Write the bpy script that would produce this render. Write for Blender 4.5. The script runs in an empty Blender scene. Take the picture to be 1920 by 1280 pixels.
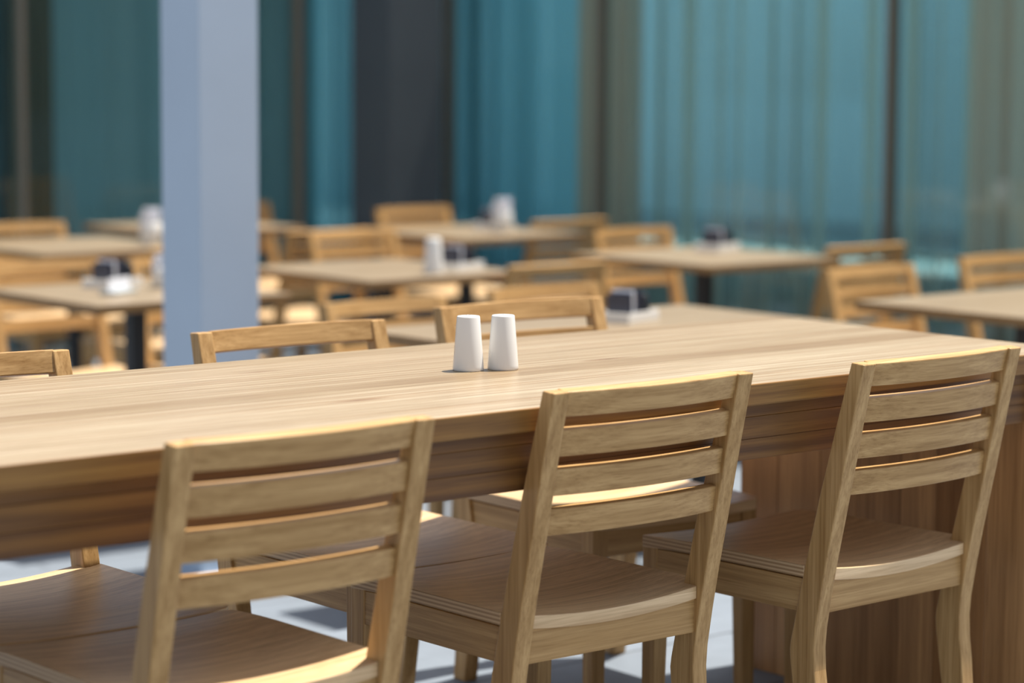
import bpy, bmesh, math, random
from mathutils import Vector, Matrix

random.seed(7)
SC = bpy.context.scene
COL = SC.collection

# ------------------------------------------------------------------ camera
# World axes: x runs along the long table, y across it, z up; z = 0 is the deck under the long table.
cam_d = bpy.data.cameras.new('camera')
cam = bpy.data.objects.new('camera', cam_d)
COL.objects.link(cam)
TH, PH, ROLL = 0.8740, 0.1090, 0.0059
fwd = Vector((math.cos(PH) * math.cos(TH), math.cos(PH) * math.sin(TH), -math.sin(PH)))
rt = Vector((math.sin(TH), -math.cos(TH), 0))
up = Vector((math.sin(PH) * math.cos(TH), math.sin(PH) * math.sin(TH), math.cos(PH)))
r2 = rt * math.cos(ROLL) + up * math.sin(ROLL)
u2 = up * math.cos(ROLL) - rt * math.sin(ROLL)
cam.matrix_world = Matrix(((r2.x, u2.x, -fwd.x, 0), (r2.y, u2.y, -fwd.y, 0), (r2.z, u2.z, -fwd.z, 1.2815), (0, 0, 0, 1)))
cam_d.sensor_width = 36
cam_d.lens = 88.36
cam_d.clip_start = 0.1
cam_d.clip_end = 300
cam_d.dof.use_dof = True
cam_d.dof.focus_distance = 4.3
cam_d.dof.aperture_fstop = 2.2
SC.camera = cam

# ------------------------------------------------------------------ light
w = bpy.data.worlds.new('world'); SC.world = w; w.use_nodes = True
wn = w.node_tree.nodes; wl = w.node_tree.links
sky = wn.new('ShaderNodeTexSky'); sky.sky_type = 'NISHITA'; sky.sun_disc = False
sky.sun_elevation = math.radians(70); sky.sun_rotation = math.radians(90)
sky.air_density = 1.0; sky.dust_density = 2.5; sky.ozone_density = 1.0
hs = wn.new('ShaderNodeHueSaturation'); hs.inputs['Saturation'].default_value = 0.55
wl.new(sky.outputs[0], hs.inputs['Color']); wl.new(hs.outputs[0], wn['Background'].inputs[0])
wn['Background'].inputs[1].default_value = 0.165
sd = bpy.data.lights.new('sun', 'SUN'); sd.energy = 8.5; sd.angle = math.radians(0.6); sd.color = (1.0, 0.95, 0.87)
sun = bpy.data.objects.new('sun', sd); COL.objects.link(sun)
SUN_DIR = Vector((0.34, -0.025, 1.0)).normalized()
sun.rotation_euler = SUN_DIR.to_track_quat('Z', 'Y').to_euler()
SC.view_settings.view_transform = 'Standard'
SC.view_settings.look = 'None'
SC.view_settings.gamma = 1.0
SC.view_settings.use_curve_mapping = False
SC.view_settings.exposure = 0.0

LOW = -0.1787      # the terrace floor lies one step below the deck
W = 0.44           # chair width

# ------------------------------------------------------------------ materials
def new_mat(name):
    m = bpy.data.materials.new(name); m.use_nodes = True
    return m, m.node_tree.nodes, m.node_tree.links, m.node_tree.nodes['Principled BSDF']

def plain(name, col, rough=0.5, metal=0.0, spec=0.5, noise=0.0, nscale=20):
    m, n, l, b = new_mat(name)
    b.inputs['Base Color'].default_value = (*col, 1)
    b.inputs['Roughness'].default_value = rough
    b.inputs['Metallic'].default_value = metal
    b.inputs['Specular IOR Level'].default_value = spec
    if noise:
        tc = n.new('ShaderNodeTexCoord'); t = n.new('ShaderNodeTexNoise'); t.inputs['Scale'].default_value = nscale
        t.inputs['Detail'].default_value = 5
        r = n.new('ShaderNodeValToRGB')
        r.color_ramp.elements[0].position = 0.3; r.color_ramp.elements[1].position = 0.7
        r.color_ramp.elements[0].color = (*[c * (1 - noise) for c in col], 1)
        r.color_ramp.elements[1].color = (*[min(1, c * (1 + noise)) for c in col], 1)
        l.new(tc.outputs['Object'], t.inputs['Vector']); l.new(t.outputs['Fac'], r.inputs[0]); l.new(r.outputs[0], b.inputs['Base Color'])
    return m

def wood(name, light, dark, axis='X', rough=0.42, figure=0.5, band=(1.1, 24), ring=14, rnd=0.0, knots=0.0, spec=0.5, tint=(0.80, 0.55, 0.33)):
    """oak: long soft bands, fine pores and (optionally) sparse knots, stretched along one axis"""
    m, n, l, b = new_mat(name)
    tc = n.new('ShaderNodeTexCoord')
    oi = n.new('ShaderNodeObjectInfo')
    off = n.new('ShaderNodeVectorMath'); off.operation = 'SCALE'
    cmb = n.new('ShaderNodeCombineXYZ')
    for i in range(3): l.new(oi.outputs['Random'], cmb.inputs[i])
    l.new(cmb.outputs[0], off.inputs[0]); off.inputs['Scale'].default_value = 37.0
    add = n.new('ShaderNodeVectorMath'); add.operation = 'ADD'
    l.new(tc.outputs['Object'], add.inputs[0]); l.new(off.outputs[0], add.inputs[1])
    def stretched(along, across):
        mp = n.new('ShaderNodeMapping')
        s = [across] * 3; s['XYZ'.index(axis)] = along
        mp.inputs['Scale'].default_value = s
        l.new(add.outputs[0], mp.inputs['Vector'])
        return mp.outputs[0]
    # bands
    n1 = n.new('ShaderNodeTexNoise'); n1.inputs['Scale'].default_value = 1.0; n1.inputs['Detail'].default_value = 6
    n1.inputs['Roughness'].default_value = 0.6; n1.inputs['Distortion'].default_value = 0.6
    l.new(stretched(*band), n1.inputs['Vector'])
    # cathedral figure
    wv = n.new('ShaderNodeTexWave'); wv.wave_type = 'RINGS'; wv.rings_direction = 'SPHERICAL'
    wv.inputs['Scale'].default_value = 1.0; wv.inputs['Distortion'].default_value = 5.0
    wv.inputs['Detail'].default_value = 3; wv.inputs['Detail Scale'].default_value = 0.8
    l.new(stretched(1.2, ring), wv.inputs['Vector'])
    # pores
    n2 = n.new('ShaderNodeTexNoise'); n2.inputs['Scale'].default_value = 1.0; n2.inputs['Detail'].default_value = 3
    l.new(stretched(9, 420), n2.inputs['Vector'])
    mx = n.new('ShaderNodeMix'); mx.data_type = 'FLOAT'; mx.inputs[0].default_value = 0.35 * figure
    l.new(n1.outputs['Fac'], mx.inputs[2]); l.new(wv.outputs['Fac'], mx.inputs[3])
    ramp = n.new('ShaderNodeValToRGB')
    ramp.color_ramp.elements[0].position = 0.30; ramp.color_ramp.elements[1].position = 0.68
    ramp.color_ramp.elements[0].color = (*dark, 1); ramp.color_ramp.elements[1].color = (*light, 1)
    l.new(mx.outputs[0], ramp.inputs[0])
    pr = n.new('ShaderNodeValToRGB')
    pr.color_ramp.elements[0].position = 0.30; pr.color_ramp.elements[1].position = 0.46
    pr.color_ramp.elements[0].color = (0.80, 0.76, 0.70, 1); pr.color_ramp.elements[1].color = (1, 1, 1, 1)
    l.new(n2.outputs['Fac'], pr.inputs[0])
    n3 = n.new('ShaderNodeTexNoise'); n3.inputs['Scale'].default_value = 1.0; n3.inputs['Detail'].default_value = 4; n3.inputs['Roughness'].default_value = 0.7
    l.new(stretched(3.5, 150), n3.inputs['Vector'])
    sr = n.new('ShaderNodeValToRGB')
    sr.color_ramp.elements[0].position = 0.36; sr.color_ramp.elements[1].position = 0.60
    sr.color_ramp.elements[0].color = (0.80, 0.75, 0.68, 1); sr.color_ramp.elements[1].color = (1.06, 1.06, 1.06, 1)
    l.new(n3.outputs['Fac'], sr.inputs[0])
    mu3 = n.new('ShaderNodeMix'); mu3.data_type = 'RGBA'; mu3.blend_type = 'MULTIPLY'; mu3.inputs[0].default_value = 1
    l.new(ramp.outputs[0], mu3.inputs[6]); l.new(sr.outputs[0], mu3.inputs[7])
    mul = n.new('ShaderNodeMix'); mul.data_type = 'RGBA'; mul.blend_type = 'MULTIPLY'; mul.inputs[0].default_value = 1
    l.new(mu3.outputs[2], mul.inputs[6]); l.new(pr.outputs[0], mul.inputs[7])
    out = mul.outputs[2]
    if rnd:
        rr = n.new('ShaderNodeValToRGB')
        rr.color_ramp.elements[0].color = (1 - rnd, 1 - rnd * 1.25, 1 - rnd * 1.6, 1)
        rr.color_ramp.elements[1].color = (1, 1, 1, 1)
        l.new(oi.outputs['Random'], rr.inputs[0])
        m2 = n.new('ShaderNodeMix'); m2.data_type = 'RGBA'; m2.blend_type = 'MULTIPLY'; m2.inputs[0].default_value = 1
        l.new(out, m2.inputs[6]); l.new(rr.outputs[0], m2.inputs[7]); out = m2.outputs[2]
    if knots:
        vo = n.new('ShaderNodeTexVoronoi'); vo.inputs['Scale'].default_value = 1.0; vo.inputs['Randomness'].default_value = 1.0
        l.new(stretched(2.6, 9.0), vo.inputs['Vector'])
        nd = n.new('ShaderNodeTexNoise'); nd.inputs['Scale'].default_value = 9.0
        l.new(stretched(6, 26), nd.inputs['Vector'])
        ma = n.new('ShaderNodeMath'); ma.operation = 'MULTIPLY_ADD'; ma.inputs[1].default_value = 0.08; 
        l.new(nd.outputs['Fac'], ma.inputs[0]); l.new(vo.outputs['Distance'], ma.inputs[2])
        kr = n.new('ShaderNodeValToRGB')
        kr.color_ramp.elements[0].position = 0.085; kr.color_ramp.elements[1].position = 0.24
        kr.color_ramp.elements[0].color = (0.13, 0.08, 0.05, 1); kr.color_ramp.elements[1].color = (1, 1, 1, 1)
        e = kr.color_ramp.elements.new(0.13); e.color = (0.62, 0.45, 0.33, 1)
        l.new(ma.outputs[0], kr.inputs[0])
        m3 = n.new('ShaderNodeMix'); m3.data_type = 'RGBA'; m3.blend_type = 'MULTIPLY'
        # only some cells carry a knot
        sep = n.new('ShaderNodeSeparateColor'); l.new(vo.outputs['Color'], sep.inputs[0])
        gt = n.new('ShaderNodeMath'); gt.operation = 'LESS_THAN'; gt.inputs[1].default_value = knots
        l.new(sep.outputs[0], gt.inputs[0]); l.new(gt.outputs[0], m3.inputs[0])
        l.new(out, m3.inputs[6]); l.new(kr.outputs[0], m3.inputs[7]); out = m3.outputs[2]
    l.new(out, b.inputs['Base Color'])
    b.inputs['Roughness'].default_value = rough
    b.inputs['Specular IOR Level'].default_value = spec
    bp = n.new('ShaderNodeBump'); bp.inputs['Strength'].default_value = 0.10; bp.inputs['Distance'].default_value = 0.0006
    l.new(n2.outputs['Fac'], bp.inputs['Height']); l.new(bp.outputs[0], b.inputs['Normal'])
    return m

OAK_L, OAK_D = (0.555, 0.345, 0.148), (0.415, 0.240, 0.090)
M = {}
for ax in 'XYZ':
    M['chair' + ax] = wood('chair oak along ' + ax, OAK_L, OAK_D, ax, 0.38, 0.55, spec=0.25)
M['seat'] = wood('oak seat veneer', (0.800, 0.570, 0.330), (0.620, 0.410, 0.215), 'X', 0.36, 0.5, spec=0.5)
M['top'] = wood('table top oak', (0.450, 0.380, 0.265), (0.285, 0.190, 0.100), 'X', 0.34, 0.35, (0.7, 52), 20, rnd=0.25, knots=0.20)
M['edge'] = wood('table edge oak in painted shade', (0.290, 0.145, 0.032), (0.190, 0.085, 0.015), 'X', 0.5, 0.8, knots=0.1)  # shade of the unlit table side put into the edge colour
M['cafe_edge'] = wood('cafe table edge', (0.340, 0.190, 0.070), (0.240, 0.125, 0.040), 'X', 0.5, 0.8)
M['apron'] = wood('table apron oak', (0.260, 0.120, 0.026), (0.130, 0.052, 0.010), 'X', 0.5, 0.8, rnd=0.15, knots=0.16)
M['panel'] = wood('table panel oak', (0.660, 0.370, 0.155), (0.400, 0.205, 0.075), 'Z', 0.5, 0.5, (0.8, 12), 7, rnd=0.3, knots=0.10)
M['cafe'] = wood('cafe table oak', (0.320, 0.255, 0.170), (0.255, 0.195, 0.125), 'X', 0.36, 0.6, rnd=0.10)

def ply():
    m, n, l, b = new_mat('plywood edge')
    tc = n.new('ShaderNodeTexCoord'); wv = n.new('ShaderNodeTexWave'); wv.bands_direction = 'Z'
    wv.inputs['Scale'].default_value = 45; wv.inputs['Distortion'].default_value = 0.3
    r = n.new('ShaderNodeValToRGB')
    r.color_ramp.elements[0].position = 0.35; r.color_ramp.elements[1].position = 0.6
    r.color_ramp.elements[0].color = (0.36, 0.21, 0.10, 1); r.color_ramp.elements[1].color = (0.60, 0.41, 0.23, 1)
    l.new(tc.outputs['Object'], wv.inputs['Vector']); l.new(wv.outputs['Fac'], r.inputs[0]); l.new(r.outputs[0], b.inputs['Base Color'])
    b.inputs['Roughness'].default_value = 0.5
    return m
M['ply'] = ply()
M['ceramic'] = plain('white glazed ceramic', (0.77, 0.76, 0.73), 0.16)
M['black'] = plain('black powder coated steel', (0.012, 0.013, 0.016), 0.45)
M['sachet'] = plain('dark sachets', (0.03, 0.035, 0.06), 0.4)
M['paper'] = plain('white paper', (0.80, 0.81, 0.86), 0.7)
M['smoke'] = plain('grey perspex', (0.42, 0.45, 0.44), 0.2)
M['column'] = plain('pale grey lacquered steel', (0.48, 0.57, 0.68), 0.42, noise=0.03, nscale=3)
M['darkcol'] = plain('slate grey column paint', (0.085, 0.100, 0.112), 0.55, noise=0.05, nscale=3)
M['frame'] = plain('bronze window frame', (0.20, 0.165, 0.125), 0.4)
M['inside'] = plain('interior plaster', (0.42, 0.42, 0.42), 0.9)
M['carpet'] = plain('interior floor grey', (0.5, 0.5, 0.5), 0.8)
M['soffit'] = plain('grey fascia panel', (0.25, 0.26, 0.27), 0.6)

def paving(name, col, joint=0.9):
    m, n, l, b = new_mat(name)
    tc = n.new('ShaderNodeTexCoord')
    br = n.new('ShaderNodeTexBrick'); br.offset = 0.5; br.inputs['Scale'].default_value = 1.0
    br.inputs['Brick Width'].default_value = 0.8; br.inputs['Row Height'].default_value = 0.4
    br.inputs['Mortar Size'].default_value = 0.006
    br.inputs['Color1'].default_value = (*col, 1); br.inputs['Color2'].default_value = (*[c * 0.94 for c in col], 1)
    br.inputs['Mortar'].default_value = (*[c * 0.45 for c in col], 1)
    no = n.new('ShaderNodeTexNoise'); no.inputs['Scale'].default_value = 14; no.inputs['Detail'].default_value = 7
    rr = n.new('ShaderNodeValToRGB'); rr.color_ramp.elements[0].color = (0.86, 0.86, 0.86, 1); rr.color_ramp.elements[0].position = 0.3
    rr.color_ramp.elements[1].position = 0.7
    mu = n.new('ShaderNodeMix'); mu.data_type = 'RGBA'; mu.blend_type = 'MULTIPLY'; mu.inputs[0].default_value = 1
    l.new(tc.outputs['Object'], br.inputs['Vector']); l.new(tc.outputs['Object'], no.inputs['Vector'])
    l.new(no.outputs['Fac'], rr.inputs[0]); l.new(br.outputs['Color'], mu.inputs[6]); l.new(rr.outputs[0], mu.inputs[7])
    l.new(mu.outputs[2], b.inputs['Base Color']); b.inputs['Roughness'].default_value = 0.6
    return m
M['paving'] = paving('pale concrete slabs', (0.185, 0.215, 0.25))

def glass_mat():
    m, n, l, b = new_mat('teal tinted glass')
    n.remove(b)
    o = n['Material Output']
    tr = n.new('ShaderNodeBsdfTransparent'); tr.inputs[0].default_value = (0.67, 0.96, 1.0, 1)
    gl = n.new('ShaderNodeBsdfGlossy'); gl.inputs['Roughness'].default_value = 0.02; gl.inputs[0].default_value = (0.75, 0.9, 1.0, 1)
    lw = n.new('ShaderNodeLayerWeight'); lw.inputs[0].default_value = 0.5
    pw = n.new('ShaderNodeMath'); pw.operation = 'POWER'; pw.inputs[1].default_value = 5.0
    fr = n.new('ShaderNodeMath'); fr.operation = 'MULTIPLY_ADD'; fr.inputs[1].default_value = 0.92; fr.inputs[2].default_value = 0.08
    l.new(lw.outputs['Facing'], pw.inputs[0]); l.new(pw.outputs[0], fr.inputs[0])
    mx = n.new('ShaderNodeMixShader')
    l.new(fr.outputs[0], mx.inputs[0]); l.new(tr.outputs[0], mx.inputs[1]); l.new(gl.outputs[0], mx.inputs[2]); l.new(mx.outputs[0], o.inputs[0])
    return m
M['glass'] = glass_mat()

def curtain_mat(name, col, trans=0.3, open_=0.0):
    m, n, l, b = new_mat(name)
    o = n['Material Output']
    b.inputs['Base Color'].default_value = (*col, 1); b.inputs['Roughness'].default_value = 0.9
    b.inputs['Specular IOR Level'].default_value = 0.1
    tl = n.new('ShaderNodeBsdfTranslucent'); tl.inputs[0].default_value = (*col, 1)
    mx = n.new('ShaderNodeMixShader'); mx.inputs[0].default_value = trans
    l.new(b.outputs[0], mx.inputs[1]); l.new(tl.outputs[0], mx.inputs[2])
    out = mx.outputs[0]
    if open_:
        # open weave: see-through when faced squarely, dense where a fold turns edge-on
        tp = n.new('ShaderNodeBsdfTransparent'); m2 = n.new('ShaderNodeMixShader')
        lw = n.new('ShaderNodeLayerWeight'); lw.inputs[0].default_value = 0.5
        mr = n.new('ShaderNodeMapRange'); mr.inputs[1].default_value = 0.02; mr.inputs[2].default_value = 0.50
        mr.inputs[3].default_value = open_; mr.inputs[4].default_value = 0.0
        l.new(lw.outputs['Facing'], mr.inputs[0]); l.new(mr.outputs[0], m2.inputs[0])
        l.new(out, m2.inputs[1]); l.new(tp.outputs[0], m2.inputs[2]); out = m2.outputs[0]
    l.new(out, o.inputs[0])
    return m
M['sheer'] = curtain_mat('sheer linen curtain', (0.84, 0.74, 0.62), 0.1, 0.82)
M['drape'] = curtain_mat('taupe drape', (0.85, 0.56, 0.42), 0.0)
M['shaded_drape'] = curtain_mat('brown drape in painted shade', (0.14, 0.085, 0.055), 0.0)  # copy of the drape with the left side's shade put into its colour
M['blue'] = curtain_mat('sheer in daylight blue', (0.62, 0.92, 1.0), 0.1, 0.45)  # blue daylight from beyond put into the cloth colour
M['shaded_sheer'] = curtain_mat('sheer in painted shade', (0.34, 0.38, 0.37), 0.0, 0.06)  # dimness of the left room put into the cloth colour

# ------------------------------------------------------------------ helpers
def tag(o, label=None, cat=None, group=None, kind=None):
    if label: o['label'] = label
    if cat: o['category'] = cat
    if group: o['group'] = group
    if kind: o['kind'] = kind
    return o

def empty(name, loc, rz=0.0):
    o = bpy.data.objects.new(name, None); COL.objects.link(o)
    o.location = loc; o.rotation_euler = (0, 0, rz); o.empty_display_size = 0.1
    return o

def link(name, bm, mats, parent=None, smooth=False, bevel=0.0, seg=2):
    me = bpy.data.meshes.new(name)
    bmesh.ops.recalc_face_normals(bm, faces=bm.faces)
    bm.to_mesh(me); bm.free()
    if not isinstance(mats, (list, tuple)): mats = [mats]
    for m_ in mats: me.materials.append(m_)
    if smooth:
        for p in me.polygons: p.use_smooth = True
    o = bpy.data.objects.new(name, me); COL.objects.link(o)
    if parent: o.parent = parent
    if bevel:
        md = o.modifiers.new('bevel', 'BEVEL'); md.width = bevel; md.segments = seg; md.limit_method = 'ANGLE'; md.angle_limit = 0.6
        md.harden_normals = False
    return o

def box(bm, x0, x1, y0, y1, z0, z1, mi=0):
    vs = [bm.verts.new((x, y, z)) for z in (z0, z1) for x, y in ((x0, y0), (x1, y0), (x1, y1), (x0, y1))]
    for f in ((0, 3, 2, 1), (4, 5, 6, 7), (0, 1, 5, 4), (1, 2, 6, 5), (2, 3, 7, 6), (3, 0, 4, 7)):
        fc = bm.faces.new([vs[i] for i in f]); fc.material_index = mi
    return vs

def bxo(name, x0, x1, y0, y1, z0, z1, mat, parent=None, bevel=0.0):
    bm = bmesh.new(); box(bm, x0, x1, y0, y1, z0, z1)
    return link(name, bm, mat, parent, bevel=bevel)

def extrude_profile(prof, x0, x1):
    """prof: list of (y, z) rings; extruded along x"""
    bm = bmesh.new()
    a = [bm.verts.new((x0, y, z)) for y, z in prof]; b = [bm.verts.new((x1, y, z)) for y, z in prof]
    n = len(prof)
    for i in range(n): bm.faces.new((a[i], a[(i + 1) % n], b[(i + 1) % n], b[i]))
    bm.faces.new(a); bm.faces.new(list(reversed(b)))
    return bm

def lathe(prof, seg=40):
    bm = bmesh.new(); rings = []
    for r, z in prof:
        if r < 1e-6: rings.append([bm.verts.new((0, 0, z))])
        else: rings.append([bm.verts.new((r * math.cos(2 * math.pi * i / seg), r * math.sin(2 * math.pi * i / seg), z)) for i in range(seg)])
    for a, b in zip(rings, rings[1:]):
        for i in range(seg):
            j = (i + 1) % seg
            if len(a) == 1 and len(b) == 1: continue
            if len(a) == 1: bm.faces.new((a[0], b[i], b[j]))
            elif len(b) == 1: bm.faces.new((a[i], a[j], b[0]))
            else: bm.faces.new((a[i], a[j], b[j], b[i]))
    return bm

def copy_tree(o, parent=None):
    c = o.copy(); COL.objects.link(c)
    if parent: c.parent = parent
    for ch in list(o.children): copy_tree(ch, c)
    return c

# ------------------------------------------------------------------ setting: floors, facade
def structure(o, label=None):
    o['kind'] = 'structure'
    if label: o['label'] = label
    return o

structure(bxo('floor', -60, 90, -40, 90, LOW - 0.25, LOW, M['paving']), 'pale concrete terrace paving under the cafe tables')
structure(bxo('floor_deck', -6, 5.40, -5, 4.58, LOW + 0.001, 0, M['paving'], bevel=0.01), 'raised pale concrete deck under the long table')

GX, GY = 8.62, 10.85      # glass planes: right facade x = GX, left facade y = GY
FH = LOW + 2.5            # head of the glazing

def pane_window(name, x0, x1, y0, y1, label):
    """one bay of the glass facade: frame bars round a tinted pane"""
    root = empty(name, ((x0 + x1) / 2, (y0 + y1) / 2, LOW)); structure(root, label)
    along_x = abs(x1 - x0) > abs(y1 - y0)
    L = (abs(x1 - x0) if along_x else abs(y1 - y0)) / 2
    H = 2.5
    def bar(a0, a1, z0, z1, t=0.035):
        return (a0, a1, -t, t, z0, z1) if along_x else (-t, t, a0, a1, z0, z1)
    bm = bmesh.new()
    for b_ in (bar(-L, -L + 0.013, 0, H), bar(L - 0.013, L, 0, H), bar(-L, L, 0, 0.06), bar(-L, L, H - 0.06, H)):
        box(bm, *b_)
    link('window_frame', bm, M['frame'], root)
    bm = bmesh.new(); box(bm, *(bar(-L + 0.02, L - 0.02, 0.05, H - 0.05, 0.006)))
    # a single thin sheet carries the tint once
    bm.free(); bm = bmesh.new()
    if along_x: vs = [(-L + 0.02, 0, 0.05), (L - 0.02, 0, 0.05), (L - 0.02, 0, H - 0.05), (-L + 0.02, 0, H - 0.05)]
    else: vs = [(0, -L + 0.02, 0.05), (0, L - 0.02, 0.05), (0, L - 0.02, H - 0.05), (0, -L + 0.02, H - 0.05)]
    bm.faces.new([bm.verts.new(v) for v in vs])
    link('pane', bm, M['glass'], root)
    return root

ys = [10.85, 9.60, 7.64, 5.9, 4.2, 2.5]
for i in range(5):
    pane_window('window_%d' % (i + 1), GX, GX, ys[i + 1], ys[i], 'tall teal glass bay of the right facade, number %d from the corner column' % (i + 1))
xs = [8.62, 7.60, 5.98, 4.2, 2.4]
for i in range(4):
    pane_window('window_%d' % (i + 6), xs[i + 1], xs[i], GY, GY, 'tall dark teal glass bay of the left facade, number %d from the corner column' % (i + 1))

# pale backing walls, added to even the brightness behind the sheer curtains
M['render'] = plain('pale backing wall', (0.92, 0.94, 0.94), 0.9, noise=0.06, nscale=0.6)
structure(bxo('wall_backing_right', 17.6, 17.9, 4, 22, LOW, LOW + 7, M['render']), 'added pale wall beyond the glazed building, a bright backing for the curtains')
structure(bxo('wall_backing_back', 8, 17.6, 21.5, 21.8, LOW, LOW + 7, M['render']), 'added pale wall behind the glazed building, a bright backing for the curtains')
# room behind the glass
structure(bxo('floor_interior', 2.3, 14.5, GY + 0.06, 16, LOW, LOW + 0.02, M['carpet']))
structure(bxo('floor_interior_right', GX + 0.06, 14.5, 2.5, GY + 0.06, LOW, LOW + 0.02, M['carpet']))
bm = bmesh.new(); box(bm, 2.3, 14.5, GY - 0.02, 16, FH, FH + 0.30); box(bm, GX - 0.02, 14.5, 2.5, GY - 0.02, FH, FH + 0.30)
structure(link('ceiling', bm, M['soffit']), 'flat roof slab over the glazed building')
structure(bxo('wall_back', 2.3, 11.0, 16, 16.2, LOW, FH, M['inside']))
for i in range(4):
    pane_window('window_%d' % (i + 10), 14.5, 14.5, 2.5 + 3.375 * i, 2.5 + 3.375 * (i + 1), 'glass bay on the opposite side of the building, seen through the curtains, number %d' % (i + 1))
for i in range(2):
    pane_window('window_%d' % (i + 14), 11.0 + 1.75 * i, 11.0 + 1.75 * (i + 1), 16.0, 16.0, 'glass bay at the back of the building, seen through the curtains, number %d' % (i + 1))
structure(bxo('wall_left', 2.1, 2.3, GY, 16, LOW, FH, M['inside']))
structure(bxo('wall_front', GX, 14.5, 2.3, 2.5, LOW, FH, M['inside']))

def pleats(name, along_x, a0, a1, c, amp, pitch, mat, label, seed, z1=2.46, flare=1.0, group=None):
    rnd = random.Random(seed)
    n = max(24, int((a1 - a0) / 0.011))
    bm = bmesh.new(); cols = []; mid = (a0 + a1) / 2
    # knots of an irregular zigzag, then smoothed: broad and narrow folds side by side
    pts = [(a0, 0.0)]; side = 1; a_ = a0
    while a_ < a1:
        a_ += pitch * rnd.choice((0.30, 0.38, 0.5, 0.62, 0.95))
        pts.append((min(a_, a1 + 0.3), side * amp * rnd.uniform(0.35, 1.0))); side = -side
    pts.append((a1 + 1, 0))
    for i in range(n + 1):
        a = a0 + (a1 - a0) * i / n
        for (p0, d0), (p1, d1) in zip(pts, pts[1:]):
            if p0 <= a <= p1 and p1 > p0:
                t = (a - p0) / (p1 - p0); t = t * t * (3 - 2 * t); d = d0 + (d1 - d0) * t
                break
        colv = []
        for j, z in enumerate((0.03, 0.8, 1.7, z1)):
            f = (1.15, 1.0, 0.95, 0.7)[j]
            x, y = (a - mid, d * f) if along_x else (d * f, a - mid)
            colv.append(bm.verts.new((x, y, z)))
        cols.append(colv)
    for p, q in zip(cols, cols[1:]):
        for j in range(3): bm.faces.new((p[j], q[j], q[j + 1], p[j + 1]))
    o = link(name, bm, mat, smooth=True)
    o.location = (mid, c, LOW) if along_x else (c, mid, LOW)
    md = o.modifiers.new('thickness', 'SOLIDIFY'); md.thickness = 0.002
    tag(o, label, 'curtain', group)
    return o

CX, CY = GX + 0.22, GY + 0.24
pleats('drape', False, 9.54, 10.03, CX, 0.05, 0.10, M['drape'], 'brown gathered drape left of the pale sheer curtain, right of the corner column', 1)
pleats('sheer_curtain', False, 7.36, 9.56, CX - 0.01, 0.065, 0.16, M['sheer'], 'wide pale sheer curtain with soft folds behind the right glass', 2)
pleats('drape', False, 6.80, 7.34, CX, 0.06, 0.12, M['drape'], 'brown drape at the right edge of the picture behind the glass', 3)
pleats('sheer_curtain', False, 3.2, 6.78, CX, 0.055, 0.16, M['sheer'], 'pale sheer curtain beyond the right edge of the picture', 4)
pleats('sheer_curtain', False, 10.05, 11.60, CX + 0.03, 0.03, 0.22, M['blue'], 'flat sheer curtain coloured with blue daylight, just right of the corner column', 5)
pleats('drape', True, 6.05, 6.30, CY, 0.035, 0.08, M['shaded_drape'], 'brown drape in painted shade at the far left behind the glass', 6)
pleats('sheer_curtain', True, 7.83, 8.22, CY - 0.05, 0.022, 0.12, M['blue'], 'narrow sheer curtain coloured with daylight, left of the corner column', 7)
pleats('sheer_curtain', True, 6.32, 8.07, CY + 0.25, 0.020, 0.14, M['shaded_sheer'], 'dim teal sheer curtain seen behind the pale column', 8)

pleats('sheer_curtain', True, 4.4, 6.03, CY + 0.1, 0.020, 0.14, M['shaded_sheer'], 'dim sheer curtain at the far left edge of the picture', 9)

# columns
def column(name, x, y, s, h, mat, label, base):
    root = empty(name, (x + s / 2, y + s / 2, LOW)); tag(root, label, 'column')
    bxo('shaft', -s / 2, s / 2, -s / 2, s / 2, 0.012, h, mat, root, bevel=0.004)
    bxo('base_plate', -s / 2 - 0.02, s / 2 + 0.02, -s / 2 - 0.02, s / 2 + 0.02, 0, 0.012, mat, root, bevel=0.002)
    return root
column('steel_column', 3.86, 5.985, 0.20, 3.0, M['column'], 'slim pale blue-grey square column between the chairs on the left', 0)
column('corner_column', 7.80, 10.30, 0.34, 3.0, M['darkcol'], 'thick dark slate square column at the corner of the glass', 0)

# ------------------------------------------------------------------ the long table
TN, TF, TR, TL = 2.9744, 3.7805, 3.8953, 0.80
tbl = empty('communal_table', ((TL + TR) / 2, (TN + TF) / 2, 0))
tag(tbl, 'long solid oak communal table across the foreground, white shakers on it', 'table')
cx, cy = (TL + TR) / 2, (TN + TF) / 2
wd = [0.086, 0.064, 0.092, 0.074, 0.098, 0.070, 0.088, 0.060, 0.094, 0.0801]
sc_ = (TF - TN) / sum(wd)
y = TN - cy
for i, q in enumerate(wd):
    q *= sc_
    bm = bmesh.new(); box(bm, TL - cx, TR - cx, y + 0.0002, y + q - 0.0002, 0.712, 0.750)
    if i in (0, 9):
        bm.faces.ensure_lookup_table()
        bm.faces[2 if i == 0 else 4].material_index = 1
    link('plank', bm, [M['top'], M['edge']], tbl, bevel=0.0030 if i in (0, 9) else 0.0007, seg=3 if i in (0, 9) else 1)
    y += q
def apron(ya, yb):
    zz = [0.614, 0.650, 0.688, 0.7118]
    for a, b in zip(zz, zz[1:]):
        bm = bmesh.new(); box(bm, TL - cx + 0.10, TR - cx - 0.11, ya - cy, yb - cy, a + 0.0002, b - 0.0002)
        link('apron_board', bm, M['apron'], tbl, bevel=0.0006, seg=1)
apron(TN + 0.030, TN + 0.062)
apron(TF - 0.062, TF - 0.030)
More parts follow.
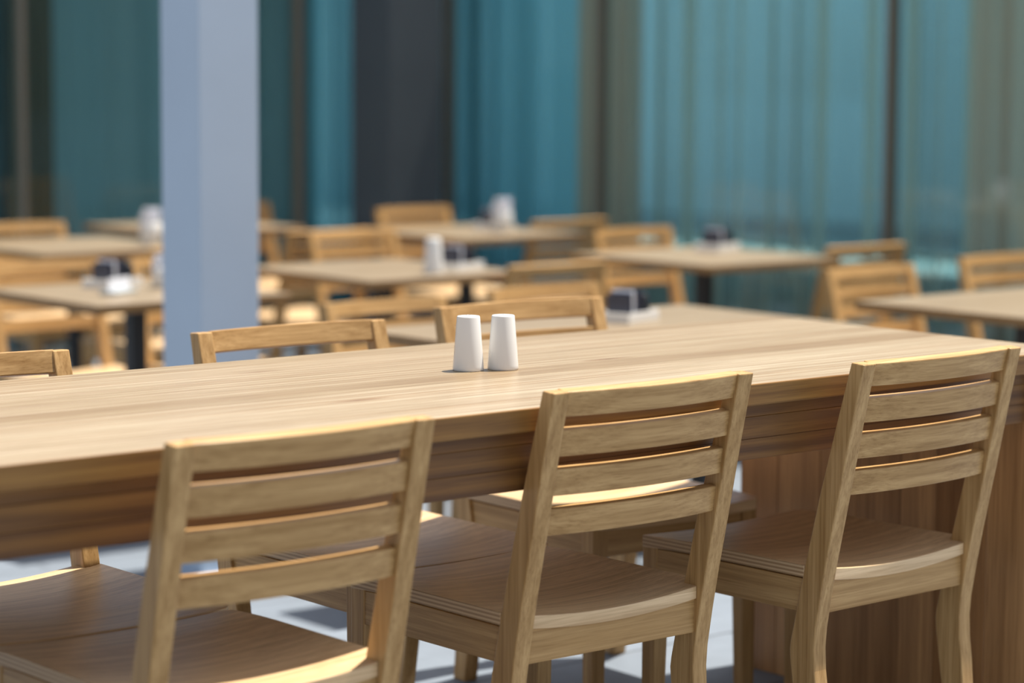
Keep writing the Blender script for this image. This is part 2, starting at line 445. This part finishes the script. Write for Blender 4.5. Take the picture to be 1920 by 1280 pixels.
for xa, xb in ((TR - 0.100, TR - 0.045), (TL + 0.045, TL + 0.100)):
    ya = TN + 0.012; yb = TF - 0.012; ws = [0.11, 0.13, 0.09, 0.12, 0.10, 0.12, 0.11]
    s = (yb - ya) / sum(ws); yy = ya
    for q in ws:
        q *= s
        bm = bmesh.new(); box(bm, xa - cx, xb - cx, yy + 0.0003 - cy, yy + q - 0.0003 - cy, 0, 0.7118)
        link('panel_board', bm, M['panel'], tbl, bevel=0.001, seg=1)
        yy += q

# shakers
def shaker(x, y, z, s=1.0, holes=True):
    prof = [(0, 0), (0.0262, 0), (0.0270, 0.0008), (0.0275, 0.0035), (0.0272, 0.008), (0.0205, 0.0935), (0.0200, 0.0952), (0.0190, 0.0962), (0.010, 0.0972), (0, 0.0974)]
    root = empty('shaker', (x, y, z))
    body = link('body', lathe([(r * s, h * s) for r, h in prof], 64), M['ceramic'], root, smooth=True)
    hb = bmesh.new()
    for a in range(3 if holes else 1):
        t = a * 2.1; rr = 0.004 if holes else 0
        m_ = Matrix.Translation((rr * math.cos(t), rr * math.sin(t), 0.09735 * s))
        bmesh.ops.create_cone(hb, cap_ends=True, segments=8, radius1=0.0009, radius2=0.0009, depth=0.0006, matrix=m_)
    link('pouring_hole', hb, M['black'], root)
    return root
SHK = 'salt and pepper shakers on the long table'
tag(shaker(2.7566, 3.4135, 0.7502), 'white tapered ceramic shaker on the long table, the left of the pair', 'shaker', SHK)
tag(shaker(2.8155, 3.3890, 0.7502, 1.0, False), 'white tapered ceramic shaker on the long table, the right of the pair', 'shaker', SHK)

# ------------------------------------------------------------------ chair
FRONT = [(0.0280, 0.7800), (0.0590, 0.6700), (0.0920, 0.5490), (0.1250, 0.4130), (0.1440, 0.3270), (0.1555, 0.2740), (0.1580, 0.2560), (0.1560, 0.2350), (0.1490, 0.1900), (0.1180, 0.0)]
REAR = [(0.0000, 0.7780), (0.0240, 0.6700), (0.0480, 0.5550), (0.0750, 0.4300), (0.0880, 0.3630), (0.0985, 0.3000), (0.1010, 0.2650), (0.0990, 0.2250), (0.0940, 0.1900), (0.0780, 0.0)]
def lerp_prof(pf, z):
    for (y0, z0), (y1, z1) in zip(pf, pf[1:]):
        if z1 <= z <= z0: return y0 + (y1 - y0) * (z0 - z) / (z0 - z1)
    return pf[0][0]
PW = 0.033
SAG = 0.016
def seat_z(x, y):
    t = (x / W) * 2 - 1
    f = max(0.0, (y - 0.40) / 0.141)
    return 0.412 - SAG * (1 - t * t) * (1 - 0.55 * f) - 0.006 * f * f

def make_chair():
    root = empty('dining_chair', (0, 0, 0))
    for x0 in (0.0, W - PW):
        bm = extrude_profile(REAR + FRONT[::-1], x0, x0 + PW)
        link('rear_post', bm, M['chairZ'], root, bevel=0.0022, seg=2)
    for x0 in (0.004, W - 0.004 - 0.038):
        bm = bmesh.new(); vs = box(bm, x0, x0 + 0.038, 0.496, 0.534, 0, 0.3895)
        ox = x0 if x0 < 0.1 else x0 + 0.038
        for v in vs:
            if v.co.z < 0.01:
                v.co.x = ox + (v.co.x - ox) * 0.78; v.co.y = 0.534 + (v.co.y - 0.534) * 0.78
        link('front_leg', bm, M['chairZ'], root, bevel=0.002)
    # back slats: bowed boards between the posts
    # each board leans back, its top and bottom edges cut square to its face
    for zb, zt in ((0.7365, 0.7775), (0.6720, 0.7155), (0.6070, 0.6510), (0.5410, 0.5850)):
        bm = bmesh.new(); rings = []; N = 16
        zc = (zb + zt) / 2; lean = math.atan(0.24 if zb > 0.73 else 0.145); hh = (zt - zb) / 2 / math.cos(lean); T_ = 0.020
        yc = lerp_prof(REAR, zc) + 0.22 * (lerp_prof(FRONT, zc) - lerp_prof(REAR, zc))
        cl, sl = math.cos(lean), math.sin(lean)
        for i in range(N + 1):
            t = i / N * 2 - 1; x = PW - 0.004 + (W - 2 * PW + 0.008) * i / N
            bow = -0.019 * (1 - t * t)
            ring = []
            for a_, d_ in ((-hh, 0), (hh, 0), (hh, T_), (-hh, T_)):
                ring.append(bm.verts.new((x, yc + bow - a_ * sl + d_ * cl, zc + a_ * cl + d_ * sl)))
            rings.append(ring)
        for a, b in zip(rings, rings[1:]):
            for j in range(4): bm.faces.new((a[j], a[(j + 1) % 4], b[(j + 1) % 4], b[j]))
        bm.faces.new(rings[0]); bm.faces.new(rings[-1][::-1])
        o = link('back_slat', bm, M['chairX'], root, smooth=False, bevel=0.0022, seg=2)
    # seat: saddle shaped plywood board notched round the posts
    xs_ = sorted(set([0.0, 0.012, PW + 0.0005, W - PW - 0.0005, W - 0.012, W] + [W * i / 18 for i in range(1, 18)]))
    def rows(x):
        edge = x < PW or x > W - PW
        y0 = 0.1275 if edge else 0.094
        c = min(x, W - x); y1 = 0.541 - (0.012 - c) * 0.9 if c < 0.012 else 0.541
        return [y0 + (y1 - y0) * j / 10 for j in range(11)]
    bm = bmesh.new(); T = []; B = []
    allx = []
    for x in xs_:
        allx.append((x, rows(x)))
    for x, ry in allx:
        T.append([bm.verts.new((x, yy, seat_z(x, yy))) for yy in ry])
        B.append([bm.verts.new((x, yy, seat_z(x, yy) - 0.022)) for yy in ry])
    for i in range(len(T) - 1):
        for j in range(10):
            bm.faces.new((T[i][j], T[i + 1][j], T[i + 1][j + 1], T[i][j + 1]))
            bm.faces.new((B[i][j], B[i][j + 1], B[i + 1][j + 1], B[i + 1][j]))
        f = bm.faces.new((T[i][0], B[i][0], B[i + 1][0], T[i + 1][0])); f.material_index = 0
        f = bm.faces.new((T[i][10], T[i + 1][10], B[i + 1][10], B[i][10])); f.material_index = 0
    for k in (0, -1):
        for j in range(10):
            f = bm.faces.new((T[k][j], T[k][j + 1], B[k][j + 1], B[k][j])); f.material_index = 1
    link('seat', bm, [M['seat'], M['ply']], root, bevel=0.0015)
    # aprons under the seat
    def rail(p0, p1, axis, c0, c1, mat):
        bm = bmesh.new(); N = 12; rings = []
        for i in range(N + 1):
            a = p0 + (p1 - p0) * i / N
            if axis == 'x': pts = [(a, c0), (a, c1)]
            else: pts = [(c0, a), (c1, a)]
            (xa, ya), (xb, yb) = pts
            zt = min(seat_z(min(max(xa, 0), W), ya), seat_z(min(max(xb, 0), W), yb)) - 0.0222
            rings.append([bm.verts.new((xa, ya, 0.326)), bm.verts.new((xa, ya, zt)), bm.verts.new((xb, yb, zt)), bm.verts.new((xb, yb, 0.326))])
        for a, b in zip(rings, rings[1:]):
            for j in range(4): bm.faces.new((a[j], a[(j + 1) % 4], b[(j + 1) % 4], b[j]))
        bm.faces.new(rings[0]); bm.faces.new(rings[-1][::-1])
        return link('seat_rail', bm, mat, root, bevel=0.001, seg=1)
    rail(PW - 0.003, W - PW + 0.003, 'x', 0.100, 0.120, M['chairX'])
    rail(0.040, W - 0.040, 'x', 0.508, 0.528, M['chairX'])
    rail(0.128, 0.498, 'y', 0.006, 0.026, M['chairY'])
    rail(0.128, 0.498, 'y', W - 0.026, W - 0.006, M['chairY'])
    return root

proto = make_chair()
used = [False]
def place(kind, x, y, z, r, label, group):
    """kind N: back towards -y, (x, y) its rear left post; kind F: back towards +y, (x, y) the front face of its left-hand post"""
    o = proto if not used[0] else copy_tree(proto)
    used[0] = True
    if kind == 'N':
        o.location = (x, y, z); o.rotation_euler = (0, 0, r)
    else:
        ca, sa = math.cos(r), math.sin(r)
        o.location = (x + W * ca - 0.028 * sa, y + W * sa + 0.028 * ca, z); o.rotation_euler = (0, 0, math.pi + r)
    tag(o, label, 'chair', group)
    return o

GN = 'chairs on the near side of the long table'
GF = 'chairs on the far side of the long table'
GB = 'chairs round the cafe tables on the terrace'
place('N', 1.7760, 2.8177, 0, -0.0006, 'oak slat-back chair nearest the camera, at the lower left, back turned to us', GN)
place('N', 2.5279, 2.9183, 0, 0.0040, 'oak slat-back chair in the middle of the near row, pushed close to the long table', GN)
place('N', 3.1960, 2.8827, 0, 0.0316, 'oak slat-back chair at the right end of the near row, by the end panel', GN)
place('F', 1.7918, 3.8850, 0, 0.0, 'oak chair across the long table at the far left, cut by the picture edge', GF)
place('F', 2.5599, 3.9800, 0, -0.0045, 'oak chair across the long table, its top rail right of the pale column foot', GF)
place('F', 3.2390, 4.1045, 0, -0.0414, 'oak chair across the long table directly behind the white shakers', GF)
BG = [
    ('F', 4.190, 5.840, 0.0, 'pale sunlit oak chair behind the long table, left of the shakers and facing us'),
    ('F', 4.875, 5.925, 0.0, 'oak chair whose lit top rail shows just above the chair behind the shakers'),
    ('N', 5.500, 6.575, 0.0, 'oak chair with its back to us at the right end of the middle cafe table'),
    ('F', 7.010, 7.840, 0.0, 'oak chair facing us behind the left corner of the cafe table before the sheer curtain'),
    ('N', 7.180, 8.430, 0.0, 'oak chair with its back to us right of the farthest cafe table'),
    ('N', 7.070, 6.560, 0.0, 'shaded brown oak chair at the right of the cafe table before the sheer curtain'),
    ('F', 6.295, 5.850, 0.0, 'pale sunlit oak chair facing us behind the left corner of the right-hand cafe table'),
    ('F', 7.100, 5.940, 0.0, 'pale oak chair facing us at the right picture edge behind the right-hand cafe table'),
    ('F', 7.200, 9.610, 0.0, 'dull shaded oak chair in front of the dark corner column'),
    ('N', 5.905, 8.480, 0.0, 'oak chair with its back to us just right of the pale column, nearer the glass'),
    ('F', 5.935, 8.380, 0.0, 'oak chair facing us just right of the pale column, back to back with another chair'),
    ('N', 4.940, 7.980, 0.0, 'oak chair, back to us, left of the pale column at the far left table'),
    ('F', 5.060, 9.600, 0.0, 'oak chair facing us at the upper left in front of the dark drape'),
    ('F', 4.105, 7.700, 0.0, 'oak chair facing us at the left edge behind the near left cafe table'),
    ('F', 4.640, 7.640, 0.0, 'oak chair partly hidden by the pale column behind the near left cafe table'),
    ('F', 6.680, 10.40, 0.0, 'oak chair half in darkness beside the glass, left of the corner column'),
]
for k, x, y_, r, lab in BG:
    place(k, x, y_, LOW, r, lab, GB)

# ------------------------------------------------------------------ cafe tables
def cafe_table(x0, x1, y0, y1, label, planks=6):
    hx, hy = (x1 - x0) / 2, (y1 - y0) / 2
    root = empty('cafe_table', ((x0 + x1) / 2, (y0 + y1) / 2, LOW)); tag(root, label, 'table', 'cafe tables on the terrace')
    s = 2 * hy / planks
    for i in range(planks):
        bm = bmesh.new(); box(bm, -hx, hx, -hy + s * i + 0.0002, -hy + s * (i + 1) - 0.0002, 0.722, 0.75)
        bm.faces.ensure_lookup_table()
        for k in (2, 3, 4, 5):
            bm.faces[k].material_index = 1
        link('plank', bm, [M['cafe'], M['cafe_edge']], root, bevel=0.001, seg=1)
    px = [0.0] if hx < 0.5 else [-hx * 0.55, hx * 0.55]
    for p in px:
        bxo('pedestal', p - 0.026, p + 0.026, -0.026, 0.026, 0.014, 0.70, M['black'], root, bevel=0.003)
        bxo('base_plate', p - 0.17, p + 0.17, -0.17, 0.17, 0, 0.014, M['black'], root, bevel=0.003)
        bxo('spider_plate', p - 0.15, p + 0.15, -0.15, 0.15, 0.70, 0.722, M['black'], root, bevel=0.003)
    return root
cafe_table(4.02, 5.235, 4.70, 5.46, 'oak table just behind the far right corner of the long table')
cafe_table(6.33, 7.02, 6.46, 7.22, 'square oak cafe table in front of the pale sheer curtain')
cafe_table(6.47, 7.15, 8.06, 8.84, 'farthest square oak cafe table, before the bright blue glass')
cafe_table(4.96, 5.64, 6.66, 7.42, 'square oak cafe table in the middle, behind the chairs across the long table')
cafe_table(3.80, 4.50, 6.45, 7.17, 'square oak cafe table at the left edge, cut by the pale column')
cafe_table(4.68, 5.38, 8.33, 9.08, 'square oak cafe table at the far left before the dark glass')
cafe_table(5.74, 7.30, 4.45, 5.22, 'long oak cafe table at the right edge of the picture')
cafe_table(5.72, 6.42, 9.10, 9.82, 'square oak cafe table right of the pale column, mostly hidden by chairs')

# ------------------------------------------------------------------ things on the cafe tables
TZ = LOW + 0.7502
def caddy(x, y, label, rz=0.3):
    root = empty('condiment_caddy', (x, y, TZ), rz); tag(root, label, 'caddy', 'condiment caddies on the cafe tables')
    # shallow white dish
    bm = bmesh.new(); a, b, h, t = 0.085, 0.055, 0.028, 0.004
    box(bm, -a, a, -b, b, 0, t); box(bm, -a, a, -b, -b + t, t, h); box(bm, -a, a, b - t, b, t, h); box(bm, -a, -a + t, -b + t, b - t, t, h); box(bm, a - t, a, -b + t, b - t, t, h)
    link('dish', bm, M['ceramic'], root, bevel=0.0015)
    for i in range(6):
        bm = bmesh.new(); xx = -0.05 + i * 0.012
        vs = box(bm, xx, xx + 0.006, -0.035, 0.035, t, 0.075 + 0.006 * (i % 3))
        for v in vs:
            if v.co.z > 0.05: v.co.x += 0.008 * (i - 2.5) / 2.5
        link('sachet', bm, M['paper'] if i == 2 else M['sachet'], root)
    prof = [(0, t), (0.015, t), (0.016, 0.01), (0.016, 0.05), (0.010, 0.062), (0.010, 0.072), (0, 0.074)]
    for q in (-0.024, 0.024):
        o = link('pepper_pot', lathe(prof, 20), M['black'], root, smooth=True); o.location = (0.052, q, 0)
    return root
caddy(4.775, 5.20, 'white dish with dark sachets just beyond the far edge of the long table')
caddy(6.90, 7.00, 'white dish with dark sachets on the cafe table before the sheer curtain')
caddy(7.02, 8.52, 'white dish with dark sachets beside the white napkin cup on the farthest cafe table')
caddy(5.49, 6.86, 'white dish with dark sachets on the middle cafe table')
caddy(4.17, 6.98, 'white dish with dark sachets on the cafe table at the left edge')

def napkin_cup(x, y, label, s=1.0):
    root = empty('napkin_cup', (x, y, TZ)); tag(root, label, 'napkin cup', 'white napkin cups on the cafe tables')
    prof = [(0, 0), (0.036, 0), (0.040, 0.004), (0.044, 0.085), (0.042, 0.087), (0.040, 0.085), (0.036, 0.008), (0, 0.008)]
    link('cup', lathe([(r * s, h * s) for r, h in prof], 32), M['ceramic'], root, smooth=True)
    for i in range(5):
        bm = bmesh.new(); xx = (-0.025 + 0.011 * i) * s
        vs = box(bm, xx, xx + 0.006 * s, -0.026 * s, 0.026 * s, 0.009 * s, (0.118 + 0.012 * ((i * 2) % 3)) * s)
        for v in vs:
            if v.co.z > 0.05: v.co.x *= 1.25; v.co.y *= 1.1
        link('napkin', bm, M['paper'], root)
    return root
napkin_cup(6.935, 8.36, 'white cup of folded napkins on the farthest cafe table')
napkin_cup(5.290, 8.560, 'white cup of folded napkins on the far left cafe table, beside the pale column')
napkin_cup(4.285, 6.87, 'small white cup on the cafe table at the left edge, beside the pale column', 0.75)
sh = shaker(5.335, 6.80, TZ, 1.25); tag(sh, 'tall white shaker on the middle cafe table, left of the dark sachets', 'shaker')
bx = bmesh.new(); 
root = empty('menu_stand', (4.06, 6.76, TZ), 0.5); tag(root, 'low grey clear menu stand on the cafe table at the left edge', 'menu stand')
bxo('stand_base', -0.07, 0.07, -0.03, 0.03, 0, 0.012, M['smoke'], root, bevel=0.002)
bxo('menu_card', -0.065, 0.065, -0.002, 0.002, 0.012, 0.05, M['paper'], root)
bx.free()
